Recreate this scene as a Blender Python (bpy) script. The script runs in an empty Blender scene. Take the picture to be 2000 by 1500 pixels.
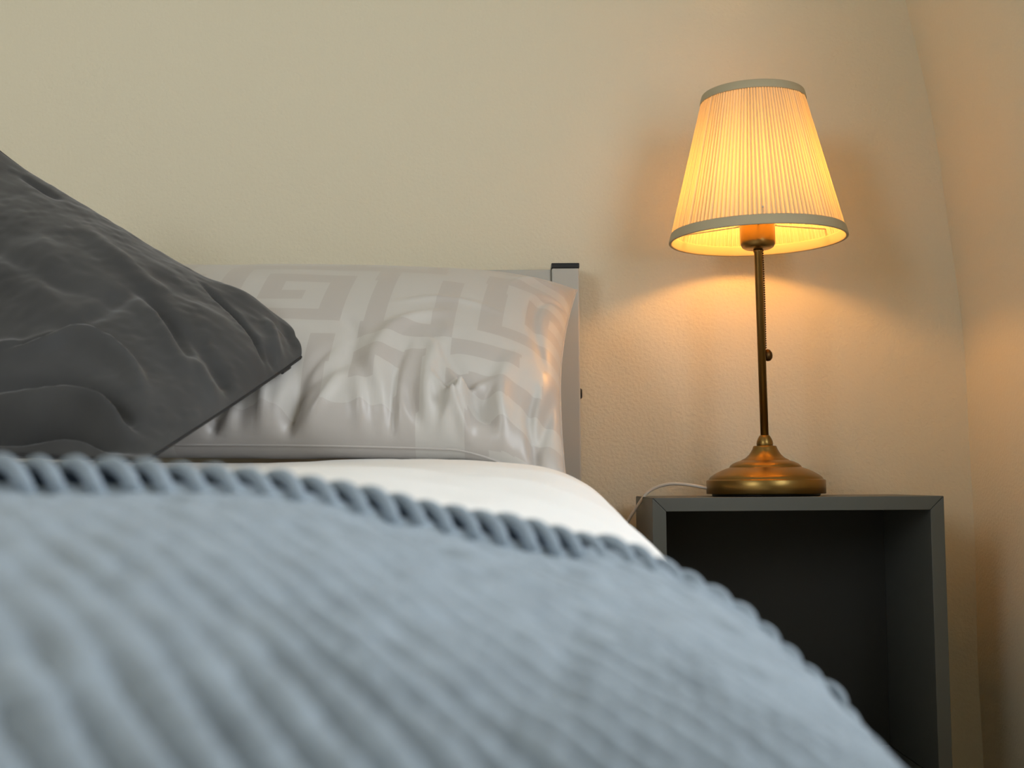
import bpy, bmesh, math, random
import numpy as np
from mathutils import Vector, Matrix

# ------------------------------------------------------------------ camera, light, exposure
scene = bpy.context.scene
C = scene.collection
CAMZ = 0.4694
PITCH, ROLL = 0.0769, -0.0070
FPX = 2500.0
cam_d = bpy.data.cameras.new('camera')
cam = bpy.data.objects.new('camera', cam_d); C.objects.link(cam)
cam_d.sensor_fit = 'HORIZONTAL'; cam_d.sensor_width = 36.0
cam_d.lens = FPX / 2000.0 * 36.0
cam_d.clip_start = 0.01
fw = Vector((0, math.cos(PITCH), math.sin(PITCH))); rt = Vector((1, 0, 0)); up = rt.cross(fw)
Rv = rt * math.cos(ROLL) + up * math.sin(ROLL); Uv = up * math.cos(ROLL) - rt * math.sin(ROLL)
m = Matrix((Rv, Uv, -fw)).transposed().to_4x4(); m.translation = (0, 0, CAMZ)
cam.matrix_world = m
cam_d.dof.use_dof = True
cam_d.dof.focus_distance = 1.60
cam_d.dof.aperture_fstop = 8.0
scene.camera = cam

w = bpy.data.worlds.new('sky'); scene.world = w; w.use_nodes = True
bg = w.node_tree.nodes['Background']
bg.inputs[0].default_value = (0.80, 0.90, 1.0, 1); bg.inputs[1].default_value = 1.0

def area(name, loc, target, sx, sy, col, power):
    l = bpy.data.lights.new(name, 'AREA'); l.shape = 'RECTANGLE'; l.size = sx; l.size_y = sy
    l.color = col; l.energy = power
    o = bpy.data.objects.new(name, l); C.objects.link(o); o.location = loc
    o.rotation_euler = (Vector(target) - Vector(loc)).to_track_quat('-Z', 'Y').to_euler()
    return o
# added area lights as daylight, in invented windows beside bed and facing headboard
area('added_daylight', (0.70, 0.52, 0.96), (-0.45, 0.52, 0.90), 1.06, 0.66, (0.88, 0.94, 1.0), 5.3)
area('added_daylight', (-1.65, -1.12, 1.40), (-1.65, 0.0, 1.38), 0.86, 1.06, (0.90, 0.95, 1.0), 9.8)

scene.view_settings.view_transform = 'Standard'
scene.view_settings.look = 'None'
scene.view_settings.exposure = 1.08
scene.view_settings.gamma = 1.0
scene.view_settings.use_curve_mapping = False

# ------------------------------------------------------------------ helpers
def link(name, me, mat=None, parent=None):
    o = bpy.data.objects.new(name, me); C.objects.link(o)
    if mat is not None and not me.materials: me.materials.append(mat)
    if parent is not None: o.parent = parent
    return o
def tag(o, label=None, cat=None, group=None, kind=None):
    if label: o['label'] = label
    if cat: o['category'] = cat
    if group: o['group'] = group
    if kind: o['kind'] = kind
    return o
def empty(name, loc=(0, 0, 0)):
    o = bpy.data.objects.new(name, None); C.objects.link(o); o.location = loc; o.empty_display_size = 0.05
    return o
def from_bm(bm, smooth=False):
    me = bpy.data.meshes.new('mesh'); bmesh.ops.recalc_face_normals(bm, faces=bm.faces[:]); bm.to_mesh(me); bm.free()
    if smooth:
        me.polygons.foreach_set('use_smooth', [True] * len(me.polygons))
    return me
def grid_mesh(P, wrap_u=False, wrap_v=False, smooth=True, flip=False):
    """P: (nu, nv, 3) array -> quad mesh"""
    nu, nv = P.shape[:2]
    idx = np.arange(nu * nv).reshape(nu, nv)
    A = idx if not wrap_u else np.concatenate([idx, idx[:1]], 0)
    if wrap_v: A = np.concatenate([A, A[:, :1]], 1)
    q = np.stack([A[:-1, :-1], A[1:, :-1], A[1:, 1:], A[:-1, 1:]], -1).reshape(-1, 4)
    if flip: q = q[:, ::-1]
    return raw_mesh(P.reshape(-1, 3), q, smooth)
def raw_mesh(V, q, smooth=True):
    me = bpy.data.meshes.new('mesh')
    n = len(q)
    me.vertices.add(len(V)); me.vertices.foreach_set('co', np.asarray(V, np.float32).ravel())
    me.loops.add(n * 4); me.loops.foreach_set('vertex_index', np.asarray(q, np.int32).ravel())
    me.polygons.add(n); me.polygons.foreach_set('loop_start', np.arange(n, dtype=np.int32) * 4)
    me.polygons.foreach_set('loop_total', np.full(n, 4, np.int32))
    me.update(calc_edges=True); me.validate()
    if smooth: me.polygons.foreach_set('use_smooth', [True] * n)
    return me
def box(lo, hi, bev=0.0, seg=2):
    bm = bmesh.new(); bmesh.ops.create_cube(bm, size=1.0)
    for v in bm.verts:
        v.co = [lo[i] + (v.co[i] + 0.5) * (hi[i] - lo[i]) for i in range(3)]
    if bev > 0:
        bmesh.ops.bevel(bm, geom=bm.edges[:], offset=bev, segments=seg, affect='EDGES', profile=0.5)
    return from_bm(bm)
def extrude_poly(pts, axis, a, b, bev=0.0):
    """pts 2-D loop; axis 'x'|'y'|'z' is the extrusion axis from a to b"""
    bm = bmesh.new()
    def mk(p, t):
        return {'x': (t, p[0], p[1]), 'y': (p[0], t, p[1]), 'z': (p[0], p[1], t)}[axis]
    va = [bm.verts.new(mk(p, a)) for p in pts]; vb = [bm.verts.new(mk(p, b)) for p in pts]
    n = len(pts)
    bm.faces.new(va); bm.faces.new(vb[::-1])
    for i in range(n):
        bm.faces.new((va[i], vb[i], vb[(i + 1) % n], va[(i + 1) % n]))
    bmesh.ops.recalc_face_normals(bm, faces=bm.faces[:])
    if bev > 0: bmesh.ops.bevel(bm, geom=bm.edges[:], offset=bev, segments=2, affect='EDGES', profile=0.5)
    return from_bm(bm)
def lathe(prof, n=96, z0=0.0, smooth=True):
    """prof list of (r, z)"""
    t = np.linspace(0, 2 * np.pi, n, endpoint=False)
    r = np.array([p[0] for p in prof]); z = np.array([p[1] for p in prof]) + z0
    P = np.stack([np.cos(t)[:, None] * r[None], np.sin(t)[:, None] * r[None], np.tile(z, (n, 1))], -1)
    return grid_mesh(P, wrap_u=True, smooth=smooth)
def tube(path, rad, n=16):
    path = np.asarray(path, float); rad = np.broadcast_to(np.asarray(rad, float), (len(path),))
    T = np.gradient(path, axis=0); T /= np.linalg.norm(T, axis=1)[:, None]
    nrm = np.cross(T[0], [0.13, 0.2, 0.97]); nrm /= np.linalg.norm(nrm)
    P = []
    t = np.linspace(0, 2 * np.pi, n, endpoint=False)
    for i in range(len(path)):
        nrm = nrm - T[i] * nrm.dot(T[i]); nrm /= np.linalg.norm(nrm); b = np.cross(T[i], nrm)
        P.append(path[i] + rad[i] * (np.cos(t)[:, None] * nrm + np.sin(t)[:, None] * b))
    P = np.array(P)
    P = np.concatenate([np.tile(path[0], (1, n, 1)), P, np.tile(path[-1], (1, n, 1))], 0)
    return grid_mesh(P, wrap_v=True)
def spline(pts, n):
    pts = np.asarray(pts, float); k = len(pts)
    e = np.concatenate([[2 * pts[0] - pts[1]], pts, [2 * pts[-1] - pts[-2]]], 0)
    out = []
    for tt in np.linspace(0, k - 1 - 1e-9, n):
        i = int(tt); f = tt - i; p0, p1, p2, p3 = e[i:i + 4]
        out.append(0.5 * (2 * p1 + (p2 - p0) * f + (2 * p0 - 5 * p1 + 4 * p2 - p3) * f * f + (3 * p1 - p0 - 3 * p2 + p3) * f ** 3))
    return np.array(out)
def smoothstep(a, b, x):
    t = np.clip((x - a) / (b - a), 0, 1); return t * t * (3 - 2 * t)
rng = np.random.RandomState(7)
def vnoise(x, y, seed=0):
    """smooth value noise, arrays"""
    r = np.random.RandomState(seed); T = r.rand(64, 64) * 2 - 1
    xi = np.floor(x).astype(int); yi = np.floor(y).astype(int); fx = x - xi; fy = y - yi
    fx = fx ** 3 * (fx * (6 * fx - 15) + 10); fy = fy ** 3 * (fy * (6 * fy - 15) + 10)
    g = lambda i, j: T[i % 64, j % 64]
    return (g(xi, yi) * (1 - fx) + g(xi + 1, yi) * fx) * (1 - fy) + (g(xi, yi + 1) * (1 - fx) + g(xi + 1, yi + 1) * fx) * fy
def crease(U, V, pts, width, amp, sharp=0.0):
    """raised (amp>0) or sunken fold along a polyline in uv, fading towards its ends"""
    pts = spline(pts, 24); best = np.full(U.shape, 9.0); tb = np.zeros(U.shape); side = np.zeros(U.shape)
    for i in range(len(pts) - 1):
        a, b = pts[i], pts[i + 1]; d = b - a; L2 = d.dot(d) + 1e-12
        t = np.clip(((U - a[0]) * d[0] + (V - a[1]) * d[1]) / L2, 0, 1)
        dx = U - a[0] - t * d[0]; dy = V - a[1] - t * d[1]; dist = np.sqrt(dx * dx + dy * dy)
        mk = dist < best
        best = np.where(mk, dist, best); tb = np.where(mk, (i + t) / (len(pts) - 1), tb)
        side = np.where(mk, np.sign(d[0] * dy - d[1] * dx), side)
    x = best / width
    fade = np.sin(np.pi * np.clip(tb * 0.96 + 0.02, 0, 1)) ** 0.6
    prof = np.exp(-x * x)
    if sharp: prof = prof + sharp * side * x * np.exp(-x * x * 0.5)
    return amp * fade * prof

# ------------------------------------------------------------------ materials
def mat(name, col, rough=0.6, metal=0.0, spec=0.5, sheen=0.0, sheen_tint=None, bump=None, vary=None, coat=0.0):
    """bump=(scale, strength, distance[, detail]); vary=(scale, amount): mottled colour"""
    mt = bpy.data.materials.new(name); mt.use_nodes = True; nt = mt.node_tree; b = nt.nodes['Principled BSDF']
    b.inputs['Base Color'].default_value = (*col, 1); b.inputs['Roughness'].default_value = rough
    b.inputs['Metallic'].default_value = metal; b.inputs['Specular IOR Level'].default_value = spec
    if sheen:
        b.inputs['Sheen Weight'].default_value = sheen; b.inputs['Sheen Roughness'].default_value = 0.4
        b.inputs['Sheen Tint'].default_value = (*(sheen_tint or (1, 1, 1)), 1)
    tc = nt.nodes.new('ShaderNodeTexCoord')
    if bump:
        n = nt.nodes.new('ShaderNodeTexNoise'); n.inputs['Scale'].default_value = bump[0]; n.inputs['Detail'].default_value = bump[3] if len(bump) > 3 else 4
        bp = nt.nodes.new('ShaderNodeBump'); bp.inputs['Strength'].default_value = bump[1]; bp.inputs['Distance'].default_value = bump[2]
        nt.links.new(tc.outputs['Object'], n.inputs['Vector']); nt.links.new(n.outputs['Fac'], bp.inputs['Height'])
        nt.links.new(bp.outputs['Normal'], b.inputs['Normal'])
    if vary:
        n = nt.nodes.new('ShaderNodeTexNoise'); n.inputs['Scale'].default_value = vary[0]; n.inputs['Detail'].default_value = 5
        mr = nt.nodes.new('ShaderNodeMapRange'); mr.inputs['From Min'].default_value = 0.3; mr.inputs['From Max'].default_value = 0.7
        mr.inputs['To Min'].default_value = 1 - vary[1]; mr.inputs['To Max'].default_value = 1 + vary[1]
        mx = nt.nodes.new('ShaderNodeVectorMath'); mx.operation = 'SCALE'; mx.inputs[0].default_value = col
        nt.links.new(tc.outputs['Object'], n.inputs['Vector']); nt.links.new(n.outputs['Fac'], mr.inputs['Value'])
        nt.links.new(mr.outputs['Result'], mx.inputs['Scale']); nt.links.new(mx.outputs['Vector'], b.inputs['Base Color'])
    return mt

def plaster():
    mt = bpy.data.materials.new('beige_plaster'); mt.use_nodes = True; nt = mt.node_tree; b = nt.nodes['Principled BSDF']
    b.inputs['Base Color'].default_value = (0.72, 0.65, 0.49, 1); b.inputs['Roughness'].default_value = 0.55
    b.inputs['Specular IOR Level'].default_value = 0.3
    tc = nt.nodes.new('ShaderNodeTexCoord')
    n1 = nt.nodes.new('ShaderNodeTexNoise'); n1.inputs['Scale'].default_value = 250; n1.inputs['Detail'].default_value = 3
    n2 = nt.nodes.new('ShaderNodeTexNoise'); n2.inputs['Scale'].default_value = 9; n2.inputs['Detail'].default_value = 4
    vo = nt.nodes.new('ShaderNodeTexVoronoi'); vo.inputs['Scale'].default_value = 38
    mr = nt.nodes.new('ShaderNodeMapRange'); mr.inputs['From Min'].default_value = 0.0; mr.inputs['From Max'].default_value = 0.10
    mr.inputs['To Min'].default_value = 0.9; mr.inputs['To Max'].default_value = 0.0
    ad = nt.nodes.new('ShaderNodeMath'); ad.operation = 'MULTIPLY_ADD'; ad.inputs[1].default_value = 2.2
    ad2 = nt.nodes.new('ShaderNodeMath'); ad2.operation = 'MULTIPLY_ADD'; ad2.inputs[1].default_value = 0.35
    bp = nt.nodes.new('ShaderNodeBump'); bp.inputs['Strength'].default_value = 0.6; bp.inputs['Distance'].default_value = 0.0016
    for nn in (n1, n2, vo): nt.links.new(tc.outputs['Object'], nn.inputs['Vector'])
    nt.links.new(vo.outputs['Distance'], mr.inputs['Value'])
    nt.links.new(n2.outputs['Fac'], ad.inputs[0]); nt.links.new(n1.outputs['Fac'], ad.inputs[2])
    nt.links.new(mr.outputs['Result'], ad2.inputs[0]); nt.links.new(ad.outputs[0], ad2.inputs[2])
    nt.links.new(ad2.outputs[0], bp.inputs['Height']); nt.links.new(bp.outputs['Normal'], b.inputs['Normal'])
    return mt

M = {}
M['wall'] = plaster()
M['ceiling'] = mat('white_ceiling', (0.78, 0.76, 0.70), 0.8)
M['floor'] = mat('oak_floor', (0.52, 0.40, 0.27), 0.5, vary=(6, 0.25))
M['white_frame'] = mat('white_painted_metal', (0.47, 0.45, 0.40), 0.45)
M['black_plastic'] = mat('black_plastic', (0.006, 0.006, 0.008), 0.4)
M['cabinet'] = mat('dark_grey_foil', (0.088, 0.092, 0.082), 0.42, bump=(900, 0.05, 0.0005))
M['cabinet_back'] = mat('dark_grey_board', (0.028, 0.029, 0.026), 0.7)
M['velvet'] = mat('grey_velvet', (0.050, 0.050, 0.050), 0.75, spec=0.25, sheen=0.40, sheen_tint=(0.8, 0.8, 0.82), bump=(700, 0.25, 0.0006), vary=(9, 0.26))
M['velvet_seam'] = mat('dark_seam', (0.015, 0.015, 0.016), 0.8)
M['duvet'] = mat('white_cotton', (0.90, 0.89, 0.87), 0.7, spec=0.3, bump=(600, 0.1, 0.0005))
M['mattress'] = mat('mattress_ticking', (0.8, 0.8, 0.78), 0.8)
M['knit'] = mat('blue_grey_knit', (0.315, 0.372, 0.428), 0.85, spec=0.15, sheen=0.25, sheen_tint=(0.85, 0.93, 1.0), bump=(520, 0.6, 0.0015, 6), vary=(60, 0.10))
M['hem'] = mat('stitch_gap_shade', (0.045, 0.062, 0.092), 0.9, spec=0.1, bump=(520, 0.6, 0.0015, 6))  # shade in the gaps between edge stitches, put into the cord colour
M['cord'] = mat('white_cord', (0.62, 0.57, 0.50), 0.45)
M['band'] = mat('cream_binding', (0.45, 0.385, 0.25), 0.8, bump=(1500, 0.2, 0.0004))

def brass():
    mt = bpy.data.materials.new('antique_brass'); mt.use_nodes = True; nt = mt.node_tree; b = nt.nodes['Principled BSDF']
    b.inputs['Base Color'].default_value = (0.27, 0.17, 0.053, 1); b.inputs['Metallic'].default_value = 1.0; b.inputs['Roughness'].default_value = 0.33
    tc = nt.nodes.new('ShaderNodeTexCoord'); mp = nt.nodes.new('ShaderNodeMapping'); mp.inputs['Scale'].default_value = (20, 20, 900)
    n = nt.nodes.new('ShaderNodeTexNoise'); n.inputs['Scale'].default_value = 1.0
    bp = nt.nodes.new('ShaderNodeBump'); bp.inputs['Strength'].default_value = 0.08; bp.inputs['Distance'].default_value = 0.0003
    nt.links.new(tc.outputs['Object'], mp.inputs['Vector']); nt.links.new(mp.outputs['Vector'], n.inputs['Vector'])
    nt.links.new(n.outputs['Fac'], bp.inputs['Height']); nt.links.new(bp.outputs['Normal'], b.inputs['Normal'])
    return mt
M['brass'] = brass()
M['brass_dark'] = mat('dark_brass', (0.10, 0.055, 0.02), 0.4, metal=1.0)

def translucent(name, col, tcol, fac):
    mt = bpy.data.materials.new(name); mt.use_nodes = True; nt = mt.node_tree; nt.nodes.clear()
    o = nt.nodes.new('ShaderNodeOutputMaterial'); d = nt.nodes.new('ShaderNodeBsdfDiffuse'); t = nt.nodes.new('ShaderNodeBsdfTranslucent'); x = nt.nodes.new('ShaderNodeMixShader')
    d.inputs['Color'].default_value = (*col, 1); t.inputs['Color'].default_value = (*tcol, 1); x.inputs['Fac'].default_value = fac
    nt.links.new(d.outputs[0], x.inputs[1]); nt.links.new(t.outputs[0], x.inputs[2]); nt.links.new(x.outputs[0], o.inputs['Surface'])
    return mt
def shade_mat():
    """pleated cloth: the attribute 'ply' says how much of the cloth lies double in the pleat, letting less light through"""
    mt = translucent('pleated_cream_fabric', (0.60, 0.51, 0.36), (0.90, 0.78, 0.30), 0.15); nt = mt.node_tree
    at = nt.nodes.new('ShaderNodeAttribute'); at.attribute_name = 'ply'
    mr = nt.nodes.new('ShaderNodeMapRange'); mr.inputs['To Min'].default_value = 0.24; mr.inputs['To Max'].default_value = 0.055
    x = [n for n in nt.nodes if n.type == 'MIX_SHADER'][0]
    nt.links.new(at.outputs['Fac'], mr.inputs['Value']); nt.links.new(mr.outputs['Result'], x.inputs['Fac'])
    return mt
M['shade'] = shade_mat()
BULB_COL, BULB_POWER = (1.0, 0.45, 0.095), 82.0
def emit(name, col, s):
    mt = bpy.data.materials.new(name); mt.use_nodes = True; nt = mt.node_tree; nt.nodes.clear()
    o = nt.nodes.new('ShaderNodeOutputMaterial'); e = nt.nodes.new('ShaderNodeEmission'); e.inputs[0].default_value = (*col, 1); e.inputs[1].default_value = s
    nt.links.new(e.outputs[0], o.inputs['Surface']); return mt
M['bulb'] = emit('warm_bulb', BULB_COL, BULB_POWER)

def satin():
    """pillowcase: matt and satin blocks of one woven cloth, from the per-face attribute 'weave'"""
    mt = bpy.data.materials.new('grey_satin_jacquard'); mt.use_nodes = True; nt = mt.node_tree; b = nt.nodes['Principled BSDF']
    at = nt.nodes.new('ShaderNodeAttribute'); at.attribute_name = 'weave'
    mx = nt.nodes.new('ShaderNodeMix'); mx.data_type = 'RGBA'
    mx.inputs[6].default_value = (0.49, 0.45, 0.415, 1); mx.inputs[7].default_value = (0.56, 0.53, 0.49, 1)
    mr = nt.nodes.new('ShaderNodeMapRange'); mr.inputs['To Min'].default_value = 0.36; mr.inputs['To Max'].default_value = 0.50
    nt.links.new(at.outputs['Fac'], mx.inputs[0]); nt.links.new(mx.outputs[2], b.inputs['Base Color'])
    nt.links.new(at.outputs['Fac'], mr.inputs['Value']); nt.links.new(mr.outputs['Result'], b.inputs['Roughness'])
    b.inputs['Sheen Weight'].default_value = 0.15
    tc = nt.nodes.new('ShaderNodeTexCoord'); n = nt.nodes.new('ShaderNodeTexNoise'); n.inputs['Scale'].default_value = 900
    bp = nt.nodes.new('ShaderNodeBump'); bp.inputs['Strength'].default_value = 0.12; bp.inputs['Distance'].default_value = 0.0004
    nt.links.new(tc.outputs['Object'], n.inputs['Vector']); nt.links.new(n.outputs['Fac'], bp.inputs['Height']); nt.links.new(bp.outputs['Normal'], b.inputs['Normal'])
    return mt
M['satin'] = satin()
def glass():
    mt = bpy.data.materials.new('added_window_glass'); mt.use_nodes = True; nt = mt.node_tree; nt.nodes.clear()
    o = nt.nodes.new('ShaderNodeOutputMaterial'); t = nt.nodes.new('ShaderNodeBsdfTransparent'); g = nt.nodes.new('ShaderNodeBsdfGlossy'); x = nt.nodes.new('ShaderNodeMixShader')
    g.inputs['Roughness'].default_value = 0.02; x.inputs['Fac'].default_value = 0.06
    nt.links.new(t.outputs[0], x.inputs[1]); nt.links.new(g.outputs[0], x.inputs[2]); nt.links.new(x.outputs[0], o.inputs['Surface'])
    return mt
M['glass'] = glass()

# ------------------------------------------------------------------ room
YW, YF = 1.79, -1.05          # back wall (behind the headboard), front wall (behind the camera)
XL, XR = -2.2, 0.64
HC = 2.35
tag(link('floor', box((XL - .1, YF - .1, -0.05), (XR + .1, YW + .1, 0.0)), M['floor']), kind='structure')
tag(link('wall_back', box((XL - .1, YW, 0.0), (XR + .3, YW + 0.12, HC + .1)), M['wall']), kind='structure')
tag(link('wall_left', box((XL - .12, YF - .1, 0.0), (XL, YW, HC + .1)), M['wall']), kind='structure')
# right wall: upright below, then leaning in as a vault; an added, unseen window for daylight is let into it
WY0, WY1, WZ0, WZ1 = -0.03, 1.07, 0.61, 1.31
def wall_x(z):
    return XR - 0.150 * np.clip(z - CAMZ, 0, None) ** 2 + 0.004 * np.clip(CAMZ - z, 0, None) + 0.0012 * np.sin(z * 21.0)
def wall_slab(bm, z0, z1, y0, y1):
    zs = np.linspace(z0, z1, max(2, int((z1 - z0) / 0.045)))
    pts = [(float(wall_x(z)), float(z)) for z in zs] + [(XR + 0.14, z1), (XR + 0.14, z0)]
    va = [bm.verts.new((p[0], y0, p[1])) for p in pts]; vb = [bm.verts.new((p[0], y1, p[1])) for p in pts]
    n = len(pts); bm.faces.new(va); bm.faces.new(vb[::-1])
    for i in range(n): bm.faces.new((va[i], vb[i], vb[(i + 1) % n], va[(i + 1) % n]))
bm = bmesh.new()
wall_slab(bm, 0.0, HC, YF - .1, WY0); wall_slab(bm, 0.0, HC, WY1, YW); wall_slab(bm, 0.0, WZ0, WY0, WY1); wall_slab(bm, WZ1, HC, WY0, WY1)
wr = tag(link('wall_right', from_bm(bm, True), M['wall']), kind='structure')
try: wr.data.set_sharp_from_angle(angle=math.radians(30))
except Exception: pass
tag(link('ceiling', box((XL - .1, YF - .1, HC), (XR + .3, YW + .1, HC + 0.1)), M['ceiling']), kind='structure')
FX0, FX1, FZ0, FZ1 = -2.10, -1.20, 0.85, 1.95
bm = bmesh.new()
for lo, hi in (((XL - .12, YF - .12, 0), (FX0, YF, HC)), ((FX1, YF - .12, 0), (XR + .14, YF, HC)), ((FX0, YF - .12, 0), (FX1, YF, FZ0)), ((FX0, YF - .12, FZ1), (FX1, YF, HC))):
    g_ = bmesh.ops.create_cube(bm, size=1.0)
    for v in g_['verts']: v.co = [lo[i] + (v.co[i] + .5) * (hi[i] - lo[i]) for i in range(3)]
tag(link('wall_front', from_bm(bm), M['wall']), kind='structure')
def make_added_window(name, centre, width, z0, z1, rz):  # both windows are made up, out of view, to bring in daylight
    wn = tag(empty(name, centre), kind='structure'); wn.rotation_euler.z = rz; h = width / 2; H = z1 - z0
    for a, b in ((-h, -h + .05), (h - .05, h)): link('added_window_frame', box((a, -.025, 0), (b, .025, H)), M['white_frame'], wn)
    for a, b in ((0, .05), (H - .05, H)): link('added_window_frame', box((-h + .05, -.025, a), (h - .05, .025, b)), M['white_frame'], wn)
    link('pane', box((-h + .05, -.002, .05), (h - .05, .002, H - .05)), M['glass'], wn)
make_added_window('added_window_1', (0.645, (WY0 + WY1) / 2, WZ0), WY1 - WY0, WZ0, WZ1, math.pi / 2)
make_added_window('added_window_2', ((FX0 + FX1) / 2, YF - .03, FZ0), FX1 - FX0, FZ0, FZ1, 0.0)

# ------------------------------------------------------------------ bed
BX0, BX1 = -1.31, 0.093
bed = tag(empty('bed', ((BX0 + BX1) / 2, 0.7, 0.0)), 'double bed with white square-tube headboard posts and black end caps', 'bed')
def bedpart(name, me, mt):
    o = link(name, me, mt); o.parent = bed; o.matrix_parent_inverse = Matrix.Translation(-bed.location); return o
ZT = CAMZ + 0.2925
for x0 in (BX1 - 0.0375, BX0):
    bedpart('headboard_post', box((x0, 1.736, 0.0), (x0 + 0.0375, 1.774, ZT), 0.002), M['white_frame'])
    bedpart('post_cap', box((x0 - .0005, 1.7355, ZT), (x0 + 0.038, 1.7745, ZT + 0.0072), 0.0012), M['black_plastic'])
bedpart('headboard_panel', box((BX0 + .0375, 1.742, 0.25), (BX1 - .0375, 1.768, ZT - 0.0005), 0.002), M['white_frame'])
bm = bmesh.new(); bmesh.ops.create_cone(bm, segments=20, radius1=0.0085, radius2=0.006, depth=0.003, cap_ends=True)
bmesh.ops.rotate(bm, verts=bm.verts, matrix=Matrix.Rotation(math.pi / 2, 3, 'Y')); bmesh.ops.translate(bm, verts=bm.verts, vec=(BX1 + 0.0015, 1.752, CAMZ + 0.121))
bedpart('bolt', from_bm(bm), M['black_plastic'])
for x0, x1 in ((BX0, BX0 + .03), (BX1 - .03, BX1)):
    bedpart('side_rail', box((x0, -0.36, 0.20), (x1, 1.736, 0.32), 0.003), M['white_frame'])
    bedpart('leg', box((x0 - (.01 if x0 > -1 else 0), -0.40, 0.0), (x1 + (.01 if x0 < -1 else 0), -0.36, 0.32), 0.003), M['white_frame'])
bedpart('foot_rail', box((BX0 + .03, -0.39, 0.20), (BX1 - .03, -0.36, 0.32), 0.003), M['white_frame'])
bedpart('slatted_base', box((BX0 + .03, -0.36, 0.20), (BX1 - .03, 1.736, 0.225)), M['white_frame'])

mattress = tag(link('mattress', box((BX0 + .035, -0.33, 0.2255), (BX1 - .035, 1.70, 0.375), 0.03, 4), M['mattress']), 'thick white mattress lying in the bed frame under the duvet', 'mattress')

# surface of the made bed, heights relative to the camera; two cross-sections (foot, head) blended along y
SEC_FOOT = np.array([(-1.43, -.33), (-1.425, -.22), (-1.40, -.12), (-1.34, -.045), (-1.22, .012), (-1.0, .034), (-.6, .040), (-.3, .038), (-.196, .034), (-.104, .0260), (-.05, .0135), (0, 0), (.045, -.0115), (.082, -.025), (.110, -.045), (.135, -.072), (.153, -.105), (.166, -.15), (.174, -.22), (.176, -.33)])
SEC_HEAD = np.array([(-1.42, -.33), (-1.415, -.22), (-1.39, -.12), (-1.33, -.045), (-1.22, -.012), (-1.0, .004), (-.6, .006), (-.3, .006), (-.196, .006), (-.104, .006), (-.045, .004), (.015, -.001), (.045, -.008), (.070, -.020), (.095, -.044), (.117, -.075), (.132, -.108), (.142, -.15), (.147, -.22), (.149, -.33)])
C_Y = np.array([-.5, -.3, .0, .15, .20, .25, .30, .42, .56, .80, 1.0, 1.25, 1.5, 1.75])
C_Z = np.array([-.21, -.15, -.120, -.096, -.083, -.071, -.060, -.043, -.031, -.014, .000, .017, .016, .010])
NU = 240
def cross_section(y):
    k = float(smoothstep(0.45, 1.15, np.array(y)))
    s = SEC_FOOT * (1 - k) + SEC_HEAD * k
    c = float(np.interp(y, cy_s, cz_s))
    P = spline(s, 400)
    L = np.concatenate([[0], np.cumsum(np.linalg.norm(np.diff(P, axis=0), axis=1))])
    i0 = np.argmin(np.abs(P[:, 0])); L -= L[i0] - P[i0, 0]
    return L, P[:, 0], P[:, 1] + c
cyz = spline(np.stack([C_Y, C_Z], 1), 200); cy_s, cz_s = cyz[:, 0], cyz[:, 1]
Y_TAB = np.arange(-0.42, 1.735, 0.01); S_TAB = np.linspace(-1.72, 0.42, 429)
TX = np.zeros((len(S_TAB), len(Y_TAB))); TZ = TX.copy()
for j, y in enumerate(Y_TAB):
    L, X, Z = cross_section(y)
    TX[:, j] = np.interp(S_TAB, L, X); TZ[:, j] = np.interp(S_TAB, L, Z)
# soft quilt puffiness
SS, YY = np.meshgrid(S_TAB, Y_TAB, indexing='ij')
TZ = TZ + 0.0035 * vnoise(SS * 7 + 3, YY * 5 + 9, 3) * smoothstep(0.55, 0.85, YY) * (1 - smoothstep(.05, .2, SS))
def bed_at(s, y):
    fs = np.clip((s - S_TAB[0]) / (S_TAB[1] - S_TAB[0]), 0, len(S_TAB) - 1.001); fy = np.clip((y - Y_TAB[0]) / 0.01, 0, len(Y_TAB) - 1.001)
    i = fs.astype(int); j = fy.astype(int); a = fs - i; b = fy - j
    out = []
    for T in (TX, TZ):
        out.append((T[i, j] * (1 - a) + T[i + 1, j] * a) * (1 - b) + (T[i, j + 1] * (1 - a) + T[i + 1, j + 1] * a) * b)
    return np.stack([out[0], y, out[1] + CAMZ], -1)
def surf_normals(P):
    du = np.gradient(P, axis=0); dv = np.gradient(P, axis=1); n = np.cross(du, dv)
    return n / (np.linalg.norm(n, axis=-1, keepdims=True) + 1e-12)

# white duvet
s_d = np.linspace(-1.70, 0.40, 330); y_d = np.linspace(-0.40, 1.62, 260)
S2, Y2 = np.meshgrid(s_d, y_d, indexing='ij')
P = bed_at(S2, Y2); N = surf_normals(P)
side = smoothstep(0.05, 0.16, S2)
h = 0.004 * crease(S2, Y2, [(-.25, 1.02), (.0, .98), (.12, .84), (.2, .6)], .030, 1.0) * 0.9
h += crease(S2, Y2, [(-.3, .86), (-.05, .86), (.08, .74), (.16, .5)], .022, .0035) - crease(S2, Y2, [(-.3, .95), (-.05, .93), (.1, .80), (.18, .56)], .02, .003)
h += crease(S2, Y2, [(-.1, 1.16), (.05, 1.10), (.12, .98), (.18, .76)], .02, .003)
h += 0.0012 * vnoise(S2 * 22, Y2 * 14, 5)
P = P + N * h[..., None]
duv = link('duvet', grid_mesh(P), M['duvet'])
sol = duv.modifiers.new('thickness', 'SOLIDIFY'); sol.thickness = 0.012; sol.offset = -1.0
tag(duv, 'smooth white duvet over the bed, falling off towards the nightstand', 'duvet')

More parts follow.
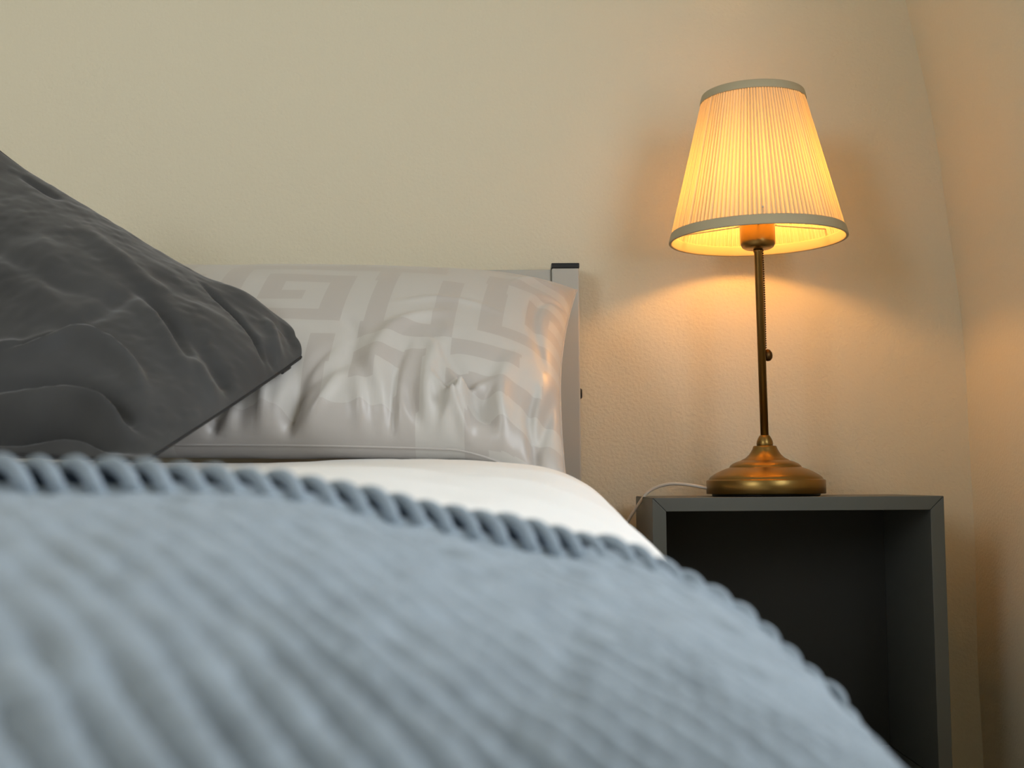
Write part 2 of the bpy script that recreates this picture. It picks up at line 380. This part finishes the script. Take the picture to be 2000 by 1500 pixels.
# ---- knitted throw
TH = math.radians(26.0); PIT = 0.0128
E1 = np.array([math.cos(TH), math.sin(TH)]); E2 = np.array([-math.sin(TH), math.cos(TH)]); O0 = np.array([0.0, 0.56])
def edge_bend(a): return 0.085 * smoothstep(0.02, 0.18, a)
a_c = np.concatenate([np.arange(-1.45, -0.36, 0.004), np.arange(-0.36, 0.42, 0.0014)])
b_c = np.concatenate([np.arange(-1.0, -0.52, 0.006), np.arange(-0.52, 0.0001, 0.0020)])
A, B = np.meshgrid(a_c, b_c, indexing='ij')
S3 = O0[0] + A * E1[0] + B * E2[0]; Y3 = O0[1] + A * E1[1] + B * E2[1] - edge_bend(A)
P = bed_at(S3, Y3); N = surf_normals(P)
wob = 0.0016 * vnoise(A * 40, B * 20, 11)
ph = (A * math.cos(0.15) + B * math.sin(0.15) + wob) / PIT
rib = np.abs(np.cos(np.pi * ph)) ** 0.75
stitch = 0.5 + 0.5 * np.cos(2 * np.pi * (B / 0.0105 + 0.5 * np.floor(ph + 0.5)))
amp = 0.0062 * (0.24 + 0.82 * smoothstep(-0.10, -0.29, B)) * (1 - 0.45 * smoothstep(-0.02, 0.14, A)) * (1 + 0.45 * vnoise(A * 26, B * 15, 19))
h = 0.0055 + amp * (rib - 0.35) * (0.80 + 0.20 * stitch) + 0.0013 * vnoise(A * 95, B * 60, 13) + 0.0022 * vnoise(A * 17, B * 12, 17)
h = np.where(B > -0.012, h * smoothstep(0.004, -0.012, B) + 0.003, h)
P = P + N * h[..., None]
throw = tag(empty('knitted_throw', (0, 0.3, CAMZ - .04)), 'chunky blue-grey knitted throw with whipstitched edge across the foot of the bed', 'blanket')
def tp(name, me, mt):
    o = link(name, me, mt); o.parent = throw; o.matrix_parent_inverse = Matrix.Translation(-throw.location); return o
body = tp('ribbed_body', grid_mesh(P), M['knit'])
sol = body.modifiers.new('thickness', 'SOLIDIFY'); sol.thickness = 0.004; sol.offset = -1.0
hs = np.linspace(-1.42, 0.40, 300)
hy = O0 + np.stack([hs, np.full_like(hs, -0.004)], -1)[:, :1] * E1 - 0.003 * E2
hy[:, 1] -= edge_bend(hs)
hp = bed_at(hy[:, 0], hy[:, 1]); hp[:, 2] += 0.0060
tp('gap_shade_cord', tube(hp, 0.0057 * (1 - 0.35 * smoothstep(0.02, 0.12, hs)), 12), M['hem'])['label'] = 'hem cord, dark colour standing in for shade between stitches'
# border: slanted whip stitches, one object each, bent over the hem
def stitch_mesh():
    phi = np.radians(np.linspace(-30, 230, 17)); R = 0.0080
    t = np.linspace(0, 1, 17)
    path = np.stack([(t - 0.5) * PIT * 1.5, np.cos(phi) * R * 1.25, 0.0040 + np.sin(phi) * R], -1)
    return tube(path, 0.0032 * (0.75 + 0.25 * np.sin(np.pi * t)), 10)
sm = stitch_mesh(); sm.materials.append(M['knit'])
k0, k1 = int(-1.42 / PIT), int(0.40 / PIT)
av = (np.arange(k0, k1) + 0.5) * PIT
ab = np.stack([av, np.full_like(av, -0.004)], -1)
sy = O0 + ab[:, :1] * E1 + ab[:, 1:] * E2; sy[:, 1] -= edge_bend(av)
P0 = bed_at(sy[:, 0], sy[:, 1]); P1 = bed_at(sy[:, 0] + E1[0] * .004, sy[:, 1] + E1[1] * .004); P2 = bed_at(sy[:, 0] + E2[0] * .004, sy[:, 1] + E2[1] * .004)
rr = random.Random(5)
sizes = 1 - 0.32 * smoothstep(0.02, 0.12, av)
for p0, p1, p2, size in zip(P0, P1, P2, sizes):
    x = Vector(p1 - p0).normalized(); n = x.cross(Vector(p2 - p0)).normalized(); y = n.cross(x)
    o = bpy.data.objects.new('edge_stitch', sm); C.objects.link(o); o.parent = throw; o.matrix_parent_inverse = Matrix.Translation(-throw.location)
    mm = Matrix((x, y, n)).transposed().to_4x4() @ Matrix.Rotation(rr.uniform(-.10, .10), 4, 'Z') @ Matrix.Scale(size * rr.uniform(.92, 1.08), 4)
    mm.translation = Vector(p0) + n * (0.002 + rr.uniform(-.0006, .0006)); o.matrix_basis = mm

# ------------------------------------------------------------------ pillow
def puff(nu, nv):
    u = np.sin(np.linspace(-1, 1, nu) * np.pi / 2 * 0.93) / math.sin(np.pi / 2 * 0.93); v = np.sin(np.linspace(-1, 1, nv) * np.pi / 2 * 0.93) / math.sin(np.pi / 2 * 0.93)
    return np.meshgrid(u, v, indexing='ij')
def two_sided(F, B):
    """front and back grids that share their outline -> verts, quads, number of front quads"""
    nu, nv = F.shape[:2]; idx = np.arange(nu * nv).reshape(nu, nv)
    bidx = np.full((nu, nv), -1); inner = np.zeros((nu, nv), bool); inner[1:-1, 1:-1] = True
    bidx[inner] = nu * nv + np.arange(inner.sum()); bidx[~inner] = idx[~inner]
    V = np.concatenate([F.reshape(-1, 3), B[inner]], 0)
    q = lambda I: np.stack([I[:-1, :-1], I[1:, :-1], I[1:, 1:], I[:-1, 1:]], -1).reshape(-1, 4)
    return V, np.concatenate([q(idx), q(bidx)[:, ::-1]], 0)

TILE = ["111111110000",
        "100000010110",
        "101111010110",
        "101001010110",
        "101011010110",
        "101000010110",
        "101111110111",
        "100000000001",
        "111111011101",
        "000001010101",
        "111101010001",
        "000101011111"]
nu, nv = 252, 168
U, V = puff(nu, nv)
lx = U * 0.355 * (1 - 0.035 * (1 - V * V)); ly = V * 0.215 * (1 - 0.05 * (1 - U * U))
bul = (np.clip(1 - U ** 4, 0, 1) ** 0.5) * (np.clip(1 - V ** 2, 0, 1) ** 0.45)
ffront = 0.082 * bul; fback = 0.062 * bul
# wrinkles above the lower hem of the pillowcase
r2 = random.Random(21)
fold = np.zeros_like(U)
for k in range(40):
    u0 = r2.uniform(-1.0, 0.97); L = r2.uniform(0.25, 0.75); sl = r2.uniform(-0.14, 0.14)
    fold += crease(U, V, [(u0 - sl * .4, -1.4), (u0, -1.05), (u0 + sl * .5, -1 + L * .5), (u0 + sl + r2.uniform(-.05, .05), -1 + L)], r2.uniform(.014, .032), r2.choice((-1, 1)) * r2.uniform(.0035, .0085), r2.uniform(-.5, .5))
fold += crease(U, V, [(.62, -.10), (.48, -.28), (.42, -.62), (.46, -.9)], .035, .008, .0)
fold += crease(U, V, [(.30, -.22), (.345, -.42), (.33, -.72)], .025, -.006, .0)
fold += crease(U, V, [(.60, -.35), (.66, -.62), (.82, -.95)], .03, -.007, .0)
fold += crease(U, V, [(.80, .02), (.60, .06), (.45, -.05)], .03, .003, .0)
fold += crease(U, V, [(1.0, .78), (.86, .70), (.80, .45)], .03, .006, .0) - crease(U, V, [(1.0, .55), (.92, .45), (.90, .1), (.95, -.4)], .02, .006, .0)
fold += 0.0022 * vnoise(U * 4, V * 3, 31) * bul
ffront = ffront + fold * np.clip(bul * 2.2, 0.0, 1) * (1 + 0.9 * smoothstep(-.45, -.9, V))
fback = fback + 0.003 * vnoise(U * 6, V * 5, 33) * bul
PB = np.array([-.300, 1.335, CAMZ + .036]); PT = np.array([-.270, 1.655, CAMZ + .258])
ex = np.array([1.0, 0.0, -0.012]); ev = PT - PB; PL = np.linalg.norm(ev); ev /= PL; en = np.cross(ex, ev); en /= np.linalg.norm(en)
cen = (PB + PT) / 2
def pil(lx, ly, h):
    sag = -0.004 * np.abs(lx / 0.355) ** 3 - 0.026 * smoothstep(.65, 1.0, lx / .355) * smoothstep(-.4, -1.0, ly / .215)
    return cen + lx[..., None] * ex + (ly * PL / 0.43)[..., None] * ev + h[..., None] * en + sag[..., None] * np.array([0, 0, 1.0])
F = pil(lx, ly, ffront); Bk = pil(lx, ly, -fback)
Vv, q = two_sided(F, Bk)
me = raw_mesh(Vv, q)
cell = 0.0255
fcx = 0.25 * (lx[:-1, :-1] + lx[1:, :-1] + lx[1:, 1:] + lx[:-1, 1:]); fcy = 0.25 * (ly[:-1, :-1] + ly[1:, :-1] + ly[1:, 1:] + ly[:-1, 1:])
ci = np.floor((fcx + 1) / cell).astype(int) % 12; cj = np.floor((fcy + 1) / cell).astype(int) % 12
TT = np.array([[int(c) for c in r] for r in TILE])
val = TT[cj, ci].ravel().astype(np.float32)
at = me.attributes.new('weave', 'FLOAT', 'FACE'); at.data.foreach_set('value', np.concatenate([val, val]))
pillow = tag(empty('pillow', (cen[0], cen[1], CAMZ + .02)), 'pale grey satin pillow with woven rectangular key pattern, leaning on the headboard', 'pillow')
def pp(name, me, mt, par, root):
    o = link(name, me, mt); o.parent = par; o.matrix_parent_inverse = Matrix.Translation(-root.location); return o
pp('pillowcase', me, M['satin'], pillow, pillow)
# piped hem along the outline
edge = np.concatenate([F[:, 0], F[-1, 1:], F[::-1, -1][1:], F[0, ::-1][1:-1]], 0)
pp('hem', tube(np.concatenate([edge, edge[:2]]), 0.0013, 6), M['satin'], pillow, pillow)

# ------------------------------------------------------------------ velvet cushion
nu, nv = 200, 170
U, V = puff(nu, nv)      # u: towards the upper left corner, v: towards the lower edge;  u=-1,v=-1 is the pointed right corner
K1 = np.array([-.213, 1.42, CAMZ + .157]); K2 = np.array([-.306, 1.07, CAMZ + .020]); K3 = np.array([-.640, 1.48, CAMZ + .425]); K4 = np.array([-.70, 1.11, CAMZ + .012])
s_, t_ = (U + 1) / 2, (V + 1) / 2
su = (s_ + np.where(s_ < .5, -.01, .10) * (0.5 - s_) * 4 * t_ * (1 - t_))[..., None]; tu = (t_ + .10 * (0.5 - t_) * 4 * s_ * (1 - s_))[..., None]
base = (1 - su) * (1 - tu) * K1 + su * (1 - tu) * K3 + (1 - su) * tu * K2 + su * tu * K4
cn = np.cross(K3 - K1, K2 - K1); cn /= np.linalg.norm(cn)
if cn[2] < 0: cn = -cn
bul = (np.clip(1 - U ** 2, 0, 1) * np.clip(1 - V ** 2, 0, 1)) ** 0.62 * (1 - .25 * np.exp(-((U + .55) ** 2 + (V + .75) ** 2) / .18))
hf = 0.062 * bul; hb = 0.040 * bul
fold = np.zeros_like(U)
for pts, wd, am, sh in (
        ([(.0, .95), (-.34, .93), (-.45, .91), (-.60, .90), (-.76, .92), (-.97, .95)], .042, -.036, .0),
        ([(.0, .86), (-.28, .83), (-.43, .81), (-.62, .82), (-.88, .91)], .045, .024, .0),
        ([(.05, .73), (-.18, .70), (-.38, .67), (-.58, .71), (-.8, .82)], .045, -.021, .0),
        ([(.15, .60), (-.09, .53), (-.21, .42), (-.37, .42), (-.56, .48), (-.7, .6)], .045, .018, .0),
        ([(.0, .58), (-.12, .48), (-.20, .38)], .022, -.012, .0),
        ([(.5, -.1), (.28, -.05), (.07, .04), (-.13, .05)], .07, -.008, .0),
        ([(-.20, .40), (-.26, .11), (-.29, -.20)], .05, -.006, .0),
        ([(-.27, -.22), (-.45, -.10), (-.62, .06), (-.76, .20)], .045, -.009, .0),
        ([(-.33, -.10), (-.50, .05), (-.66, .20), (-.80, .32)], .05, .008, .0),
        ([(-.62, -.06), (-.76, .05), (-.90, .14), (-1.0, .2)], .045, -.008, .0),
        ([(-.70, .15), (-.84, .24), (-.98, .32)], .04, .006, .0),
        ([(-.46, -.70), (-.58, -.60), (-.72, -.50), (-.86, -.38), (-.97, -.26)], .022, -.009, .0),
        ([(-.84, -.86), (-.91, -.74), (-.99, -.60)], .035, -.007, .0),
        ([(-.80, -.72), (-.87, -.58), (-.96, -.45)], .035, .010, .0),
        ([(-.88, -.45), (-.95, -.36), (-1.0, -.32)], .03, -.007, .0),
        ([(.62, -.86), (.48, -.83), (.36, -.80)], .03, -.006, .0),
        ([(-.45, .98), (-.6, .955), (-.76, .965)], .02, .010, .0),
        ([(.2, -.6), (.0, -.45), (-.2, -.35), (-.4, -.3)], .07, .007, .0),
        ([(.3, -.3), (.15, -.05), (.0, .3)], .08, .006, .0)):
    fold += crease(U, V, pts, wd, am, sh)
fold += 0.0035 * vnoise(U * 3 + 1, V * 3 + 4, 41) + 0.0015 * vnoise(U * 9, V * 9, 43) + 0.0006 * vnoise(U * 24, V * 24, 45)
fold += 0.012 * np.exp(-(((U + .64) / .16) ** 2 + ((V + .86) / .14) ** 2))
hf = hf + fold * np.clip(bul * 3.2, 0, 1)
F = base + hf[..., None] * cn; Bk = base - hb[..., None] * cn
Vv, q = two_sided(F, Bk)
cushion = tag(empty('cushion', tuple(K2)), 'dark grey velvet cushion with a zipped edge, propped against the pale pillow', 'cushion')
pp('velvet_cover', raw_mesh(Vv, q), M['velvet'], cushion, cushion)
edge = np.concatenate([F[:, 0], F[-1, 1:], F[::-1, -1][1:], F[0, ::-1][1:-1]], 0)
pp('seam', tube(np.concatenate([edge, edge[:2]]), 0.0016, 6), M['velvet_seam'], cushion, cushion)
zp = F[0, 48:70] - cn * 0.004
pp('zip_pull', tube(zp[4:12] + np.array([0.0015, -.001, .001]), 0.0016, 8), M['black_plastic'], cushion, cushion)

# ------------------------------------------------------------------ nightstand
NX, NY, NW, ND, NT = 0.1674, 1.5427, 0.350, 0.205, 0.0165
ZN = CAMZ - 0.0194; NB = ZN - 0.35
ns = tag(empty('nightstand', (NX + NW / 2, NY + ND / 2, 0.0)), 'dark grey open cube nightstand with mitred corners under the lamp', 'nightstand')
def npart(name, me, mt):
    o = link(name, me, mt); o.parent = ns; o.matrix_parent_inverse = Matrix.Translation(-ns.location); return o
g = 0.00035; x0, x1, t = NX, NX + NW, NT
npart('top_panel', extrude_poly([(x0 + g, ZN), (x1 - g, ZN), (x1 - t - g, ZN - t), (x0 + t + g, ZN - t)], 'y', NY, NY + ND, 0.0006), M['cabinet'])
npart('bottom_panel', extrude_poly([(x0 + g, NB), (x0 + t + g, NB + t), (x1 - t - g, NB + t), (x1 - g, NB)], 'y', NY, NY + ND, 0.0006), M['cabinet'])
npart('side_panel', extrude_poly([(x0, ZN - g), (x0 + t, ZN - t - g), (x0 + t, NB + t + g), (x0, NB + g)], 'y', NY, NY + ND, 0.0006), M['cabinet'])
npart('side_panel', extrude_poly([(x1, ZN - g), (x1, NB + g), (x1 - t, NB + t + g), (x1 - t, ZN - t - g)], 'y', NY, NY + ND, 0.0006), M['cabinet'])
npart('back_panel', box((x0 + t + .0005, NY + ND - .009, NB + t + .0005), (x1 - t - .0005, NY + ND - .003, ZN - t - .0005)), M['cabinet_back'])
for lx_ in (x0 + .012, x1 - .042):
    for ly_ in (NY + .012, NY + ND - .042):
        npart('leg', box((lx_, ly_, 0.0), (lx_ + .03, ly_ + .03, NB), 0.002), M['cabinet'])

# ------------------------------------------------------------------ table lamp
LX, LY = 0.3225, 1.637
S = 1.0 / 1526.0           # metres per photographed pixel of the lamp's profile
lamp = tag(empty('table_lamp', (LX, LY, ZN)), 'lit brass table lamp with cream pleated shade and pull chain', 'lamp')
def lp(name, me, mt, par=lamp): 
    return link(name, me, mt, par)
lp('foot_pad', lathe([(0, 0), (.066, 0), (.068, .001), (.068, .0030), (0, .0030)], 64), M['black_plastic'])
bp_ = [(0, .0030), (.0742, .0030), (.0749, .0037), (.0749, .0195), (.0742, .0205), (.0720, .0211), (.0716, .0222)]
for p in ((.0700, .0245), (.0660, .0272), (.0610, .0302), (.0550, .0330), (.0500, .0350), (.0465, .0362), (.0455, .0366), (.0452, .0375), (.0440, .0392), (.0410, .0415), (.0365, .0436), (.0320, .0450), (.0305, .0455), (.0298, .0462), (.0250, .0485), (.0203, .0528), (.0175, .0570), (.0157, .0602), (.0148, .0632), (.0138, .0640), (0.0, .0640)): bp_.append(p)
lp('base', lathe(bp_, 128), M['brass'])
lp('base_collar', lathe([(0, .0640), (.0103, .0640), (.0103, .0652), (.0106, .0665), (.0100, .0700), (.0086, .0735), (.0068, .0765), (.0060, .0775), (0, .0775)], 48), M['brass'])
LEAN = math.radians(-0.75)
stem = empty('stem', (0, 0, .0770)); stem.parent = lamp; stem.rotation_euler = (0, LEAN, 0)
ST = 0.3175 - .0770         # socket underside above the stem's foot
lp('pole', lathe([(0, 0), (.0052, 0), (.0052, ST - .004), (.0062, ST - .003), (.0062, ST), (0, ST)], 40), M['brass'], stem)
lp('socket_cup', lathe([(0, ST), (.006, ST), (.0165, ST + .0010), (.0200, ST + .0030), (.0221, ST + .0068), (.0224, ST + .011), (.0224, ST + .049), (.0190, ST + .049), (.0190, ST + .0485), (0, ST + .0485)], 64), M['brass'], stem)
# bulb
zb = ST + .0485
lp('bulb', lathe([(0, zb), (.009, zb + .001), (.010, zb + .006), (.0135, zb + .012), (.0160, zb + .020), (.0165, zb + .026), (.0145, zb + .034), (.0095, zb + .040), (.004, zb + .0425), (0, zb + .0430)], 32), M['bulb'], stem)
# shade
ZR = 0.3175 + .0135 - .0770     # rim height in stem space
HS, RB, RTOP = 0.1900, 0.1120, 0.0645
shade = empty('lamp_shade', (0, 0, ZR)); shade.parent = stem
npl = 118; per = 8; n = npl * per
tt = np.linspace(0, 2 * np.pi, n, endpoint=False)
rp = np.random.RandomState(3)
jit = np.repeat(rp.uniform(.65, 1.35, npl), per)
saw = np.tile(np.array([0, .45, .8, 1.0, 1.0, .8, .4, .05]), npl) * jit
rows = np.linspace(0, 1, 10)
P = np.zeros((n, len(rows), 3))
for j, f in enumerate(rows):
    r = RB + (RTOP - RB) * f; a = 0.0024 * (1 - .25 * f)
    sway = 0.006 * np.sin(f * 5 + np.repeat(rp.uniform(0, 6, npl), per)) * 0.25
    R_ = r - 0.0012 + a * saw
    P[:, j] = np.stack([np.cos(tt + sway) * R_, np.sin(tt + sway) * R_, np.full(n, f * HS)], -1)
me = grid_mesh(P, wrap_u=True)
ply = np.tile(np.array([1.0, .55, .1, 0, 0, .1, .45, 1.0]), npl) * np.clip(jit, .5, 1.1)
me.attributes.new('ply', 'FLOAT', 'POINT').data.foreach_set('value', np.repeat(ply, len(rows)).astype(np.float32))
lp('pleated_fabric', me, M['shade'], shade)
def band(f0, f1, off):
    pr = []
    for f, d in ((f0, off), (f1, off), (f1, -.0025), (f0, -.0025), (f0, off)):
        pr.append((RB + (RTOP - RB) * f + d, f * HS))
    return lathe(pr, 128, smooth=False)
def rband(f0, f1, off):
    k = np.linspace(0, 2 * np.pi, 17); mid = (f0 + f1) / 2; hw = (f1 - f0) / 2
    sx = np.sign(np.cos(k)) * np.abs(np.cos(k)) ** .5; sz = np.sign(np.sin(k)) * np.abs(np.sin(k)) ** .35
    return lathe([(RB + (RTOP - RB) * (mid + hw * b) + off * a, (mid + hw * b) * HS) for a, b in zip(sx, sz)], 160)
lp('lower_binding', rband(-0.012, 0.058, .0022), M['band'], shade)
lp('upper_binding', rband(0.948, 1.008, .0020), M['band'], shade)
bm = bmesh.new()
for k in range(3):
    a = k * 2 * math.pi / 3 + .4; d = Vector((math.cos(a), math.sin(a), 0))
    g_ = bmesh.ops.create_cone(bm, segments=8, radius1=.0011, radius2=.0011, depth=.088, cap_ends=True)
    z_ = .020
    rot = d.to_track_quat('Z', 'Y').to_matrix()
    bmesh.ops.rotate(bm, verts=g_['verts'], matrix=rot); bmesh.ops.translate(bm, verts=g_['verts'], vec=d * .064 + Vector((0, 0, z_)))
lp('shade_carrier', from_bm(bm), M['white_frame'], shade)
# pull chain behind the pole
bm = bmesh.new()
CL = 0.130
for k in range(int(CL / .0030)):
    g_ = bmesh.ops.create_icosphere(bm, subdivisions=1, radius=.00155)
    bmesh.ops.translate(bm, verts=g_['verts'], vec=(.0067 + .0004 * math.sin(k * .1), .0050, ST - .001 - k * .0030))
chain = lp('pull_chain', from_bm(bm, True), M['brass_dark'], stem)
lp('pull_knob', lathe([(0, -.0085), (.0035, -.0078), (.0058, -.0050), (.0064, -.0015), (.0058, .0025), (.0036, .0058), (.0016, .0070), (0, .0072)], 24), M['brass_dark'], chain)  .location = (.0088, .0066, ST - CL - .006)
# cord
cp = [(-.0735, .004, .0105), (-.088, .008, .0135), (-.105, .014, .0160), (-.122, .020, .0160), (-.138, .024, .0115), (-.150, .026, .0035), (-.163, .022, -.014), (-.176, .018, -.034), (-.190, .016, -.07), (-.198, .016, -.13), (-.200, .02, -.24), (-.19, .05, -.40), (-.15, .10, -.445)]
lp('power_cord', tube(spline(cp, 120), 0.0021, 10), M['cord'])
